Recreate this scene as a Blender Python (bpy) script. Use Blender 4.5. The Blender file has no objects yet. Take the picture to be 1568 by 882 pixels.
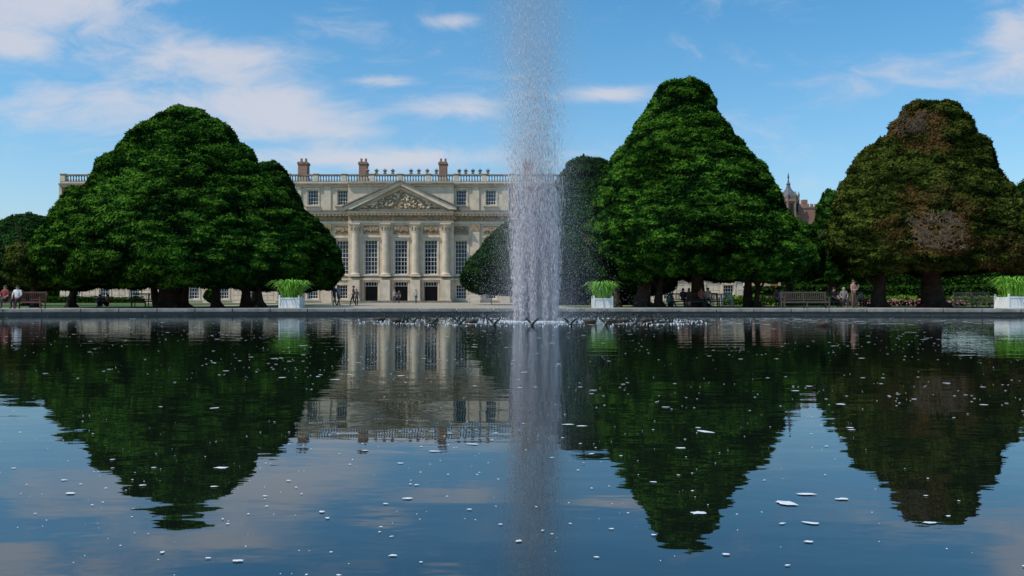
import bpy, math, random
import numpy as np
from mathutils import Vector, Matrix, noise

random.seed(7); rng = np.random.default_rng(7)
S = bpy.context.scene
S.view_settings.view_transform = 'Standard'
S.view_settings.look = 'None'
S.view_settings.exposure = 0
COL = S.collection
F = 1200.0; HZ = 458.0; CAMH = 0.85; GZ = 0.30
def X(px, D): return (px-784.0)/F*D
def Z(py, D): return (HZ-py)/F*D + CAMH

# ------------------------------------------------------------ materials
def mat(name, col, rough=0.7, noise_amt=0.0, nscale=5.0, col2=None, bump=0.0, bscale=30.0, metal=0.0, spec=0.4):
    m = bpy.data.materials.new(name); m.use_nodes = True
    nt = m.node_tree; b = nt.nodes['Principled BSDF']
    b.inputs['Roughness'].default_value = rough
    b.inputs['Metallic'].default_value = metal
    b.inputs['Specular IOR Level'].default_value = spec
    b.inputs['Base Color'].default_value = (*col, 1)
    tc = nt.nodes.new('ShaderNodeTexCoord')
    if col2 is not None or noise_amt > 0:
        n = nt.nodes.new('ShaderNodeTexNoise'); n.inputs['Scale'].default_value = nscale
        n.inputs['Detail'].default_value = 6; n.inputs['Roughness'].default_value = 0.65
        nt.links.new(tc.outputs['Object'], n.inputs['Vector'])
        r = nt.nodes.new('ShaderNodeValToRGB')
        c2 = col2 if col2 is not None else tuple(c*(1-noise_amt) for c in col)
        r.color_ramp.elements[0].position = 0.32; r.color_ramp.elements[1].position = 0.68
        r.color_ramp.elements[0].color = (*c2, 1); r.color_ramp.elements[1].color = (*col, 1)
        nt.links.new(n.outputs['Fac'], r.inputs['Fac']); nt.links.new(r.outputs['Color'], b.inputs['Base Color'])
    if bump > 0:
        n2 = nt.nodes.new('ShaderNodeTexNoise'); n2.inputs['Scale'].default_value = bscale
        n2.inputs['Detail'].default_value = 4
        nt.links.new(tc.outputs['Object'], n2.inputs['Vector'])
        bp = nt.nodes.new('ShaderNodeBump'); bp.inputs['Strength'].default_value = bump
        bp.inputs['Distance'].default_value = 0.05
        nt.links.new(n2.outputs['Fac'], bp.inputs['Height']); nt.links.new(bp.outputs['Normal'], b.inputs['Normal'])
    return m

M_stone = mat('portland_stone', (0.72,0.59,0.43), 0.85, col2=(0.50,0.40,0.29), nscale=0.9, bump=0.4, bscale=8)
M_stone2 = mat('weathered_stone', (0.30,0.24,0.18), 0.85, col2=(0.13,0.105,0.08), nscale=1.2, bump=0.4, bscale=8)
M_relief = mat('carved_stone', (0.48,0.34,0.20), 0.85, col2=(0.14,0.09,0.05), nscale=3.5, bump=1.0, bscale=5)
M_lead = mat('lead_roof', (0.12,0.13,0.14), 0.6, 0.3)
M_white = mat('white_paint', (0.78,0.77,0.73), 0.5, 0.1)
M_dark = mat('dark_interior', (0.015,0.014,0.013), 0.8)
M_glass = mat('window_glass', (0.012,0.016,0.02), 0.1, spec=0.35)
M_bark = mat('yew_bark', (0.07,0.04,0.028), 0.9, col2=(0.02,0.013,0.01), nscale=3, bump=1.0, bscale=9)
M_twig = mat('bare_twig', (0.19,0.135,0.085), 0.9, col2=(0.09,0.06,0.035), nscale=3)
M_cop = mat('coping_stone', (0.30,0.28,0.25), 0.8, col2=(0.13,0.125,0.11), nscale=2.2, bump=0.5, bscale=20)
M_wetstone = mat('wet_stone', (0.05,0.052,0.045), 0.4, 0.5, 3)
M_wood = mat('bench_teak', (0.10,0.075,0.055), 0.7, 0.4, 8)
M_woodr = mat('bench_redwood', (0.13,0.05,0.035), 0.7, 0.4, 8)
M_brass = mat('nozzle_bronze', (0.02,0.025,0.018), 0.5, 0.3, 8)

def brickmat():
    m = bpy.data.materials.new('red_brick'); m.use_nodes = True
    nt = m.node_tree; b = nt.nodes['Principled BSDF']; b.inputs['Roughness'].default_value = 0.9
    tc = nt.nodes.new('ShaderNodeTexCoord'); mp = nt.nodes.new('ShaderNodeMapping')
    mp.inputs['Rotation'].default_value = (math.radians(90),0,0)
    br = nt.nodes.new('ShaderNodeTexBrick'); br.inputs['Scale'].default_value = 3.0
    br.inputs['Color1'].default_value = (0.45,0.20,0.13,1); br.inputs['Color2'].default_value = (0.35,0.14,0.09,1)
    br.inputs['Mortar'].default_value = (0.40,0.32,0.24,1); br.inputs['Mortar Size'].default_value = 0.02
    n = nt.nodes.new('ShaderNodeTexNoise'); n.inputs['Scale'].default_value = 0.6; n.inputs['Detail'].default_value = 6
    mx = nt.nodes.new('ShaderNodeMixRGB'); mx.blend_type = 'MULTIPLY'; mx.inputs[0].default_value = 0.4
    nt.links.new(tc.outputs['Object'], mp.inputs['Vector']); nt.links.new(mp.outputs['Vector'], br.inputs['Vector'])
    nt.links.new(tc.outputs['Object'], n.inputs['Vector'])
    nt.links.new(br.outputs['Color'], mx.inputs[1]); nt.links.new(n.outputs['Fac'], mx.inputs[2])
    nt.links.new(mx.outputs[0], b.inputs['Base Color'])
    return m
M_brick = brickmat()

# ------------------------------------------------------------ mesh builder
class MB:
    def __init__(s): s.v=[]; s.f=[]; s.m=[]
    def box(s, x0,x1,y0,y1,z0,z1, mi=0):
        b=len(s.v)
        s.v += [(x0,y0,z0),(x1,y0,z0),(x1,y1,z0),(x0,y1,z0),(x0,y0,z1),(x1,y0,z1),(x1,y1,z1),(x0,y1,z1)]
        for q in ((0,3,2,1),(4,5,6,7),(0,1,5,4),(1,2,6,5),(2,3,7,6),(3,0,4,7)):
            s.f.append(tuple(b+i for i in q)); s.m.append(mi)
    def lathe(s, cx,cy, prof, n=12, mi=0):
        b=len(s.v)
        for (r,z) in prof:
            for i in range(n):
                a=2*math.pi*(i+0.5)/n; s.v.append((cx+r*math.cos(a),cy+r*math.sin(a),z))
        for k in range(len(prof)-1):
            for i in range(n):
                j=(i+1)%n
                s.f.append((b+k*n+i,b+k*n+j,b+(k+1)*n+j,b+(k+1)*n+i)); s.m.append(mi)
        s.f.append(tuple(b+i for i in range(n))[::-1]); s.m.append(mi)
        s.f.append(tuple(b+(len(prof)-1)*n+i for i in range(n))); s.m.append(mi)
    def prism(s, pts, y0, y1, mi=0):
        b=len(s.v); n=len(pts)
        s.v += [(p[0],y0,p[1]) for p in pts] + [(p[0],y1,p[1]) for p in pts]
        s.f.append(tuple(b+i for i in range(n))); s.m.append(mi)
        s.f.append(tuple(b+n+i for i in range(n))[::-1]); s.m.append(mi)
        for i in range(n):
            j=(i+1)%n; s.f.append((b+i,b+n+i,b+n+j,b+j)); s.m.append(mi)
    def tube(s, pts, rads, n=6, mi=0):
        b=len(s.v); P=[Vector(p) for p in pts]
        for k,p in enumerate(P):
            d=(P[min(k+1,len(P)-1)]-P[max(k-1,0)])
            if d.length<1e-6: d=Vector((0,0,1))
            d.normalize()
            u=d.cross(Vector((0.31,0.95,0.05))); u.normalize(); w=d.cross(u)
            for i in range(n):
                a=2*math.pi*i/n; q=p+(u*math.cos(a)+w*math.sin(a))*rads[k]; s.v.append(tuple(q))
        for k in range(len(P)-1):
            for i in range(n):
                j=(i+1)%n; s.f.append((b+k*n+i,b+k*n+j,b+(k+1)*n+j,b+(k+1)*n+i)); s.m.append(mi)
        s.f.append(tuple(b+i for i in range(n))[::-1]); s.m.append(mi)
        s.f.append(tuple(b+(len(P)-1)*n+i for i in range(n))); s.m.append(mi)
    def obj(s, name, mats, parent=None, smooth=False):
        me=bpy.data.meshes.new(name); me.from_pydata(s.v,[],s.f)
        for m in mats: me.materials.append(m)
        me.polygons.foreach_set('material_index', s.m)
        if smooth: me.polygons.foreach_set('use_smooth',[True]*len(s.f))
        me.update(); o=bpy.data.objects.new(name,me); COL.objects.link(o)
        if parent: o.parent=parent
        return o
def empty(name, loc=(0,0,0)):
    e=bpy.data.objects.new(name,None); e.location=loc; COL.objects.link(e); return e
def npmesh(name, verts, quads, mats, parent=None, cols=None, smooth=False):
    me=bpy.data.meshes.new(name); k=quads.shape[1]
    me.vertices.add(len(verts)); me.vertices.foreach_set('co', verts.astype(np.float32).ravel())
    me.loops.add(quads.size); me.loops.foreach_set('vertex_index', quads.astype(np.int32).ravel())
    me.polygons.add(len(quads)); me.polygons.foreach_set('loop_start', np.arange(0,quads.size,k,dtype=np.int32))
    for m in mats: me.materials.append(m)
    me.update(calc_edges=True)
    if smooth: me.polygons.foreach_set('use_smooth', np.ones(len(quads),dtype=bool))
    if cols is not None:
        a=me.attributes.new('leafcol','FLOAT_COLOR','POINT')
        c=np.ones((len(verts),4),dtype=np.float32); c[:,:3]=cols
        a.data.foreach_set('color', c.ravel())
    me.validate()
    o=bpy.data.objects.new(name,me); COL.objects.link(o)
    if parent: o.parent=parent
    return o

# ------------------------------------------------------------ world
SUN_AZ=238.0; SUN_EL=56.0
w=bpy.data.worlds.new('World'); S.world=w; w.use_nodes=True
nt=w.node_tree; nt.nodes.clear(); L=nt.links.new
def N(t,**k):
    n=nt.nodes.new(t)
    for a,b in k.items(): setattr(n,a,b)
    return n
def MA(op,a,b=None,c=None,clamp=False):
    n=N('ShaderNodeMath',operation=op,use_clamp=clamp)
    for i,v in enumerate((a,b,c)):
        if v is None: continue
        if isinstance(v,(int,float)): n.inputs[i].default_value=v
        else: L(v,n.inputs[i])
    return n.outputs[0]
out=N('ShaderNodeOutputWorld'); bg=N('ShaderNodeBackground'); bg.inputs['Strength'].default_value=0.13
sky=N('ShaderNodeTexSky',sky_type='NISHITA'); sky.sun_disc=False
sky.sun_elevation=math.radians(SUN_EL); sky.sun_rotation=math.radians(SUN_AZ)
sky.altitude=50; sky.air_density=1.0; sky.dust_density=0.4; sky.ozone_density=2.0
hs=N('ShaderNodeHueSaturation'); hs.inputs['Saturation'].default_value=1.36; hs.inputs['Value'].default_value=1.28; hs.inputs['Hue'].default_value=0.488
L(sky.outputs[0],hs.inputs['Color'])
tc=N('ShaderNodeTexCoord'); sx=N('ShaderNodeSeparateXYZ'); L(tc.outputs['Generated'],sx.inputs[0])
dy=MA('MAXIMUM',MA('ABSOLUTE',sx.outputs[1]),0.15)
u=MA('DIVIDE',sx.outputs[0],dy); v=MA('DIVIDE',sx.outputs[2],dy)
cb=N('ShaderNodeCombineXYZ'); L(u,cb.inputs[0]); L(MA('MULTIPLY',v,2.4),cb.inputs[1])
uv=N('ShaderNodeCombineXYZ'); L(u,uv.inputs[0]); L(v,uv.inputs[1])
nz0=N('ShaderNodeTexNoise'); nz0.inputs['Scale'].default_value=4.0; nz0.inputs['Detail'].default_value=3; L(cb.outputs[0],nz0.inputs['Vector'])
vm=N('ShaderNodeVectorMath',operation='MULTIPLY_ADD'); L(nz0.outputs['Color'],vm.inputs[0]); vm.inputs[1].default_value=(0.30,0.22,0); L(cb.outputs[0],vm.inputs[2])
nz=N('ShaderNodeTexNoise'); nz.inputs['Scale'].default_value=7.0; nz.inputs['Detail'].default_value=7; nz.inputs['Roughness'].default_value=0.64
L(vm.outputs[0],nz.inputs['Vector'])
blobs=[(60,0,190,55,1.15),(15,65,60,30,0.9),(335,85,120,28,1.15),(420,160,120,36,1.0),(170,165,230,55,0.8),(480,200,150,18,0.85),(590,122,60,10,1.0),
 (715,162,85,20,1.0),(925,145,75,13,1.05),(693,30,45,13,0.9),(600,243,230,20,1.05),(1555,50,45,50,1.05),(1450,120,200,60,0.35)]
tot=None
for (px,py,a,b,s) in blobs:
    s1=N('ShaderNodeVectorMath',operation='SUBTRACT'); L(uv.outputs[0],s1.inputs[0]); s1.inputs[1].default_value=((px-784)/F,(HZ-py)/F,0)
    s2=N('ShaderNodeVectorMath',operation='MULTIPLY'); L(s1.outputs[0],s2.inputs[0]); s2.inputs[1].default_value=(F/a,F/b,0)
    s4=N('ShaderNodeVectorMath',operation='DOT_PRODUCT'); L(s2.outputs[0],s4.inputs[0]); L(s2.outputs[0],s4.inputs[1])
    e=MA('MULTIPLY',MA('POWER',0.3679,s4.outputs['Value']),s)
    tot=e if tot is None else MA('ADD',tot,e)
front=MA('GREATER_THAN',sx.outputs[1],0.0)
tot=MA('MULTIPLY',tot,front)
c=MA('ADD',MA('MULTIPLY',MA('SUBTRACT',nz.outputs['Fac'],0.5),3.4),MA('SUBTRACT',MA('MULTIPLY',tot,1.35),0.50))
mr=N('ShaderNodeMapRange',interpolation_type='SMOOTHSTEP'); L(c,mr.inputs[0]); mr.inputs[1].default_value=-0.45; mr.inputs[2].default_value=1.15
fac=MA('MULTIPLY',mr.outputs[0],0.82)
fac=MA('MULTIPLY',fac,MA('GREATER_THAN',sx.outputs[2],0.0))
haze=MA('MULTIPLY',MA('EXPONENT',MA('MULTIPLY',MA('ABSOLUTE',v),-6.0)),0.85)
mh=N('ShaderNodeMixRGB'); L(haze,mh.inputs[0]); L(hs.outputs[0],mh.inputs[1]); mh.inputs[2].default_value=(2.5,3.2,4.3,1)
mc=N('ShaderNodeMixRGB'); L(fac,mc.inputs[0]); L(mh.outputs[0],mc.inputs[1]); mc.inputs[2].default_value=(5.1,5.1,5.6,1)
L(mc.outputs[0],bg.inputs['Color']); L(bg.outputs[0],out.inputs['Surface'])

sd=bpy.data.lights.new('sun','SUN'); sd.energy=3.4; sd.angle=math.radians(0.5); sd.color=(1,0.94,0.85)
so=bpy.data.objects.new('sun',sd); COL.objects.link(so)
az=math.radians(SUN_AZ); el=math.radians(SUN_EL)
tosun=Vector((math.sin(az)*math.cos(el),math.cos(az)*math.cos(el),math.sin(el)))
so.rotation_euler=tosun.to_track_quat('Z','Y').to_euler(); so.location=(-20,-10,40)

# ------------------------------------------------------------ camera
cd=bpy.data.cameras.new('camera'); cd.lens=F/1568*36; cd.sensor_width=36; cd.clip_start=0.05; cd.clip_end=6000
co=bpy.data.objects.new('camera',cd); COL.objects.link(co); co.location=(0,0,CAMH)
co.rotation_euler=(math.radians(90)+math.atan(17/F),0,0); S.camera=co

# ------------------------------------------------------------ pond, coping, ground
PCY,PA,PB=20.6,60.0,21.4
def ell(t,off=0.0): return ((PA+off)*math.cos(t), PCY+(PB+off)*math.sin(t))
NS=360
wm=bpy.data.materials.new('pond_water'); wm.use_nodes=True; nt=wm.node_tree; nt.nodes.clear(); L=nt.links.new
out=N('ShaderNodeOutputMaterial')
dif=N('ShaderNodeBsdfDiffuse'); dif.inputs['Color'].default_value=(0.006,0.010,0.006,1)
gl=N('ShaderNodeBsdfGlossy'); gl.inputs['Roughness'].default_value=0.012; gl.inputs['Color'].default_value=(0.82,0.89,0.93,1)
fr=N('ShaderNodeFresnel'); fr.inputs['IOR'].default_value=2.35
geo=N('ShaderNodeNewGeometry')
mpA=N('ShaderNodeMapping'); mpA.inputs['Scale'].default_value=(0.55,1.3,1); L(geo.outputs['Position'],mpA.inputs['Vector'])
n1=N('ShaderNodeTexNoise'); n1.inputs['Scale'].default_value=1.1; n1.inputs['Detail'].default_value=2.5; n1.inputs['Roughness'].default_value=0.45; L(mpA.outputs[0],n1.inputs['Vector'])
mpB=N('ShaderNodeMapping'); mpB.inputs['Scale'].default_value=(1.0,2.2,1); mpB.inputs['Rotation'].default_value=(0,0,0.15); L(geo.outputs['Position'],mpB.inputs['Vector'])
n2=N('ShaderNodeTexNoise'); n2.inputs['Scale'].default_value=3.2; n2.inputs['Detail'].default_value=2; L(mpB.outputs[0],n2.inputs['Vector'])
FX,FY=0.9,30.0
sp=N('ShaderNodeVectorMath',operation='SUBTRACT'); L(geo.outputs['Position'],sp.inputs[0]); sp.inputs[1].default_value=(FX,FY,0)
ln=N('ShaderNodeVectorMath',operation='LENGTH'); L(sp.outputs[0],ln.inputs[0])
dist=ln.outputs['Value']
near=MA('EXPONENT',MA('MULTIPLY',dist,-0.10))
ring=MA('MULTIPLY',MA('SINE',MA('ADD',MA('MULTIPLY',dist,7.0),MA('MULTIPLY',n1.outputs['Fac'],9.0))),near)
h=MA('ADD',MA('MULTIPLY',n1.outputs['Fac'],0.012),MA('MULTIPLY',MA('MULTIPLY',n2.outputs['Fac'],0.015),MA('ADD',near,0.06)))
h=MA('ADD',h,MA('MULTIPLY',ring,0.0030))
bp=N('ShaderNodeBump'); bp.inputs['Strength'].default_value=0.42; bp.inputs['Distance'].default_value=1.0; L(h,bp.inputs['Height'])
for n_ in (gl,fr): L(bp.outputs[0],n_.inputs['Normal'])
mx=N('ShaderNodeMixShader'); L(fr.outputs[0],mx.inputs[0]); L(dif.outputs[0],mx.inputs[1]); L(gl.outputs[0],mx.inputs[2]); L(mx.outputs[0],out.inputs['Surface'])
me=bpy.data.meshes.new('pond_water')
vs=[(*ell(2*math.pi*i/NS,0.02),0.0) for i in range(NS)]
me.from_pydata(vs,[],[tuple(range(NS))]); me.materials.append(wm)
COL.objects.link(bpy.data.objects.new('pond_water',me))
b=MB()
NB=190
for i in range(NB):
    t0=2*math.pi*(i+0.012)/NB; t1=2*math.pi*(i+0.988)/NB
    dz=random.uniform(-0.004,0.004)
    sub=3; base=len(b.v)
    for j in range(sub+1):
        tt=t0+(t1-t0)*j/sub
        for off,z in ((-0.04,0.17),(-0.06,0.20),(-0.06,0.33+dz),(-0.03,0.35+dz),(0.52,0.36+dz),(0.55,0.33+dz),(0.55,0.12)):
            b.v.append((*ell(tt,off),z))
    for j in range(sub):
        for q in range(6):
            a=base+j*7+q; b.f.append((a,a+1,a+8,a+7)[::-1]); b.m.append(0)
    b.f.append(tuple(base+q for q in range(7))); b.m.append(0)
    b.f.append(tuple(base+sub*7+q for q in range(7))[::-1]); b.m.append(0)
base=len(b.v)
for i in range(NS):
    tt=2*math.pi*i/NS
    b.v.append((*ell(tt,0.0),-0.5)); b.v.append((*ell(tt,0.0),0.25))
for i in range(NS):
    j=(i+1)%NS; b.f.append((base+2*i,base+2*j,base+2*j+1,base+2*i+1)); b.m.append(1)
b.obj('pond_coping',[M_cop,M_wetstone])
M_gravel=mat('gravel',(0.42,0.36,0.26),0.95,col2=(0.30,0.26,0.19),nscale=0.4,bump=0.6,bscale=40)
M_grass=mat('lawn_grass',(0.075,0.13,0.02),0.95,col2=(0.045,0.09,0.015),nscale=0.5,bump=0.8,bscale=30)
v_=[];f_=[]
rads=[0.5,3,8,20,50,120,400,3000]
for r in rads:
    for i in range(NS):
        v_.append((*ell(2*math.pi*i/NS,r),GZ))
for k in range(len(rads)-1):
    for i in range(NS):
        j=(i+1)%NS; f_.append((k*NS+i,(k+1)*NS+i,(k+1)*NS+j,k*NS+j))
me=bpy.data.meshes.new('ground'); me.from_pydata(v_,[],f_); me.materials.append(M_gravel); COL.objects.link(bpy.data.objects.new('ground',me))
def sheet(name,rects,z,m):
    b=MB()
    for (x0,x1,y0,y1) in rects:
        k=len(b.v); b.v+=[(x0,y0,z),(x1,y0,z),(x1,y1,z),(x0,y1,z)]; b.f.append((k,k+1,k+2,k+3)); b.m.append(0)
    return b.obj(name,[m])
sheet('lawn',[(-80,-26,49,108),(-22,-18.5,62,108),(4,80,50,64),(4,80,68,112),(-200,-95,40,300),(95,300,40,300)],GZ+0.004,M_grass)

# ------------------------------------------------------------ foliage
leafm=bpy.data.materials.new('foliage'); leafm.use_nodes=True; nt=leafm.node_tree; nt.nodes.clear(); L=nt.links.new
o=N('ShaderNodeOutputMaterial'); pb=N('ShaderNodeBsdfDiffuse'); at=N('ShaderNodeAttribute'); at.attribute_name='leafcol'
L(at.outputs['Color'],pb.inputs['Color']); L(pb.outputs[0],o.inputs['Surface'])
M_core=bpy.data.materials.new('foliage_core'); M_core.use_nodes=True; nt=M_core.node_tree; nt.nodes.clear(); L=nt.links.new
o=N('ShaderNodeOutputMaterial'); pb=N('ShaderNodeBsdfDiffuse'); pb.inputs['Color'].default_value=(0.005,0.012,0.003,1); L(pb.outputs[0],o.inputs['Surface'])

def smooth_profile(prof,n):
    P=np.array(prof,float)
    d=np.r_[0,np.cumsum(np.linalg.norm(np.diff(P[:,[0,2]],axis=0),axis=1)+1e-6)]
    t=np.linspace(0,d[-1],n)
    Q=np.stack([np.interp(t,d,P[:,i]) for i in range(3)],1)
    k=max(3,n//45)|1; ker=np.hanning(k+2)[1:-1]; ker/=ker.sum()
    for i in range(3):
        p=np.pad(Q[:,i],k//2,mode='edge'); Q[:,i]=np.convolve(p,ker,'valid')
    Q[0,2]=0.02; Q[-1,2]=0.02
    return Q
def fit_profile(prof, rows, cy, df, extra):
    """crowns are solids seen from below: shrink the rings until the solid's outline has the surveyed size"""
    P=[list(p) for p in prof]; rows=sorted(rows,key=lambda r:-r[0]); th=np.linspace(0,2*np.pi,72,endpoint=False)
    for it in range(12):
        Q=smooth_profile(P,260)
        tz=np.gradient(Q[:,0]); t_r=np.gradient(Q[:,2]); nn=np.hypot(tz,t_r)+1e-9
        R=Q[:,2]+extra*tz/nn; ZZ=Q[:,0]-extra*t_r/nn
        x=Q[:,1][:,None]+R[:,None]*np.cos(th); y=cy+R[:,None]*df*np.sin(th); z=ZZ[:,None]+0*th
        px=784+F*x/y; py=HZ-F*(z-CAMH)/y
        top=py.min(); dtop=(rows[-1][0]-4-top)
        for i in range(3,len(P)): 
            f=(i-2)/(len(P)-3); P[i][0]-=0.8*dtop*cy/F*max(0,f)**3
        for k_,(ry,l,r_) in enumerate(rows):
            m=np.abs(py-ry)<3.5
            if m.sum()<4: continue
            lo,hi=px[m].min(),px[m].max(); wm_=(hi-lo); wt=r_-l
            P[3+k_][2]*=1+0.7*(wt/max(wm_,5)-1); P[3+k_][1]+=0.7*((l+r_)/2-(lo+hi)/2)*cy/F
        P[0][1]=P[1][1]=P[2][1]=P[3][1]; P[1][2]=P[3][2]*0.5; P[2][2]=P[3][2]*0.88
        P[-1][1]=P[-2][1]; P[-1][0]=P[-2][0]+3/F*cy
    return P
def crown(parent, cy, pr_rows, seed, nleaf, pal, df=0.9, NU=220, NV=150, amp=0.5, psize=1.7, lsize=0.14, patches=None):
    prof,rows=pr_rows
    prof=fit_profile(prof,rows,cy,df,amp*0.34+0.07)
    Q=smooth_profile(prof,NV)
    tz=np.gradient(Q[:,0]); trr=np.gradient(Q[:,2]); nn=np.hypot(tz,trr)+1e-9
    nr=tz/nn; nzv=-trr/nn
    V=np.zeros((NV,NU,3)); Nn=np.zeros((NV,NU,3)); H=np.zeros((NV,NU))
    off=Vector((seed*13.7,seed*5.1,seed*3.3))
    for i in range(NV):
        z,cx,r=Q[i]
        for j in range(NU):
            a=2*math.pi*j/NU; ca,sa=math.cos(a),math.sin(a)
            p=Vector((cx+r*ca,cy+r*df*sa,z))
            n=Vector((ca*nr[i],sa*nr[i],nzv[i]))
            q=Vector((p.x/psize,p.y/psize,p.z/(psize*0.55)))+off
            q+=noise.noise_vector(q*0.8)*0.5
            f1=noise.voronoi(q)[0][0]
            q2=Vector((p.x/(psize*.36),p.y/(psize*.36),p.z/(psize*0.17)))+off
            f2=noise.voronoi(q2)[0][0]
            big=noise.noise(p*0.28+off)
            hgt=(0.55-min(f1,1.1)**1.4)
            h2=(0.5-min(f2,1.0))
            edge=min(1.0,r/1.8+0.2)
            d=amp*(hgt*1.0+h2*0.45)+big*amp*0.8
            p=p+(n+Vector((0,0,0.3*hgt)))*(d*edge)
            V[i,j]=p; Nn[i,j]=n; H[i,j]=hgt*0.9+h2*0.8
    idx=np.arange(NV*NU).reshape(NV,NU); a=idx[:-1,:]; bq=idx[1:,:]
    quads=np.stack([a,np.roll(a,-1,1),np.roll(bq,-1,1),bq],-1).reshape(-1,4)
    flat=V.reshape(-1,3); Hf=H.ravel()
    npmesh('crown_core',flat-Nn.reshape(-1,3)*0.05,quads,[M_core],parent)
    p0,p1,p2,p3=[flat[quads[:,k]] for k in range(4)]
    cr=np.cross(p2-p0,p3-p1); area=np.linalg.norm(cr,axis=1)*0.5+1e-9
    fn=cr/(2*area[:,None]+1e-9)
    wgt=area*np.where(fn[:,1]>0.5,0.2,1.0)
    pick=rng.choice(len(quads),nleaf,p=wgt/wgt.sum())
    uu=rng.random((nleaf,1)); vv=rng.random((nleaf,1))
    pos=(p0[pick]*(1-uu)+p1[pick]*uu)*(1-vv)+(p3[pick]*(1-uu)+p2[pick]*uu)*vv
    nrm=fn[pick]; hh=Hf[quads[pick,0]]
    keep=np.ones(nleaf,bool); brown=np.zeros(nleaf)
    if patches:
        nzz=np.array([noise.noise(Vector(p)*0.9)+0.5*noise.noise(Vector(p)*2.3) for p in pos])
        for (pc,pr,kind) in patches:
            dd=np.sqrt((((pos-np.array(pc))/np.array(pr))**2).sum(1))
            if kind=='bare': keep&=~((dd+nzz*1.1<0.85)&(rng.random(nleaf)<0.7)); brown=np.maximum(brown,np.clip(1.35-dd+nzz*1.1,0,1)*0.8)
            else: brown=np.maximum(brown,np.clip(1.0-dd+nzz*1.6,0,0.8)*(rng.random(nleaf)<.7))
    pos=pos[keep];nrm=nrm[keep];hh=hh[keep];brown=brown[keep];n=len(pos)
    rnd=rng.normal(size=(n,3)); ln_=nrm+rnd*0.40+np.array([0,0,0.10]); ln_/=np.linalg.norm(ln_,axis=1,keepdims=True)
    tg=np.cross(ln_,rng.normal(size=(n,3))); tg/=np.linalg.norm(tg,axis=1,keepdims=True)+1e-9
    bt=np.cross(ln_,tg)
    s=(lsize*(0.55+0.8*rng.random((n,1))))
    pos=pos+nrm*(rng.random((n,1))**2*0.10)
    tip=pos+tg*s+nrm*s*0.3
    q=np.stack([pos-tg*s*0.6, pos+bt*s*0.40, tip, pos-bt*s*0.40],1).reshape(-1,3)
    lq=np.arange(n*4).reshape(-1,4)
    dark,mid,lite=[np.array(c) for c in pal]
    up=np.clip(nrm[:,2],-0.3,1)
    k=np.clip(0.20+hh*1.25+0.34*up+rng.normal(size=n)*0.15,0,1)[:,None]  # paler new growth on puff tips, plus painted shading: lit tops, dark creases
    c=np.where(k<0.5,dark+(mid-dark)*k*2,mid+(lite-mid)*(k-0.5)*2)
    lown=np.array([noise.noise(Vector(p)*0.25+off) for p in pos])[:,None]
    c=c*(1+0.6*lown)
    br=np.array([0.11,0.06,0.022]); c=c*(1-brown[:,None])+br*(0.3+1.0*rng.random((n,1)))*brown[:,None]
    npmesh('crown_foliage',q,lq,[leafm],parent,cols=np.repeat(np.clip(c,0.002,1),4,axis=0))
def prof_from(D, rows, bottom_py, extra_under=0.5):
    pr=[]
    rows=sorted(rows,key=lambda r:-r[0])
    b=rows[0]; cx=X((b[1]+b[2])/2,D); r=(b[2]-b[1])/2/F*D; zb=Z(bottom_py,D)
    pr.append([zb+extra_under*1.6,cx,0.02]); pr.append([zb+extra_under,cx,r*0.5]); pr.append([zb,cx,r*0.88])
    for (py,l,rr) in rows: pr.append([Z(py,D),X((l+rr)/2,D),(rr-l)/2/F*D])
    t=rows[-1]
    return pr+[[Z(t[0]-3,D),X((t[1]+t[2])/2,D),0.02]],rows
def trunks(parent, cy, lst, D):
    b=MB()
    for (px,wp,tp,lean) in lst:
        x=X(px,D); wd=wp/F*D/2; zt=Z(tp,D)
        yy=cy+random.uniform(-0.8,0.8)
        pts=[];rad=[]
        for k in range(7):
            f=k/6; pts.append((x+X(784+lean,D)*f+0.1*math.sin(f*5+px),yy+0.08*math.cos(f*6+px),GZ-0.1+(zt-GZ)*f)); rad.append(wd*(1.3-0.45*min(1,f*2.5)-0.1*f))
        b.tube(pts,rad,9)
        for q in range(6):
            a=q*1.05+px; f=random.uniform(0.35,0.95); p0=Vector(pts[int(f*6)]); ll=random.uniform(1.6,3.2)
            p1=p0+Vector((math.cos(a)*ll*0.5,math.sin(a)*ll*0.5,ll*0.45)); p2=p0+Vector((math.cos(a)*ll,math.sin(a)*ll,ll*1.1))
            b.tube([p0,p1,p2],[wd*0.42,wd*0.28,wd*0.12],6)
        for q in range(5):
            a=q*1.256+px; p0=Vector((x,yy,GZ+0.45)); b.tube([p0,Vector((x+math.cos(a)*wd*1.3,yy+math.sin(a)*wd*1.3,GZ+0.1)),Vector((x+math.cos(a)*wd*2.0,yy+math.sin(a)*wd*2.0,GZ-0.08))],[wd*0.5,wd*0.32,wd*0.12],6)
    b.obj('trunk',[M_bark],parent,smooth=True)

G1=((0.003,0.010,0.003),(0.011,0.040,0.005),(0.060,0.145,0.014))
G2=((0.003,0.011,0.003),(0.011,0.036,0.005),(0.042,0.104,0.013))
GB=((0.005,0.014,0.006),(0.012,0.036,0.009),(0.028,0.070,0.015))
G3=((0.008,0.012,0.003),(0.022,0.036,0.006),(0.075,0.092,0.016))

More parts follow.
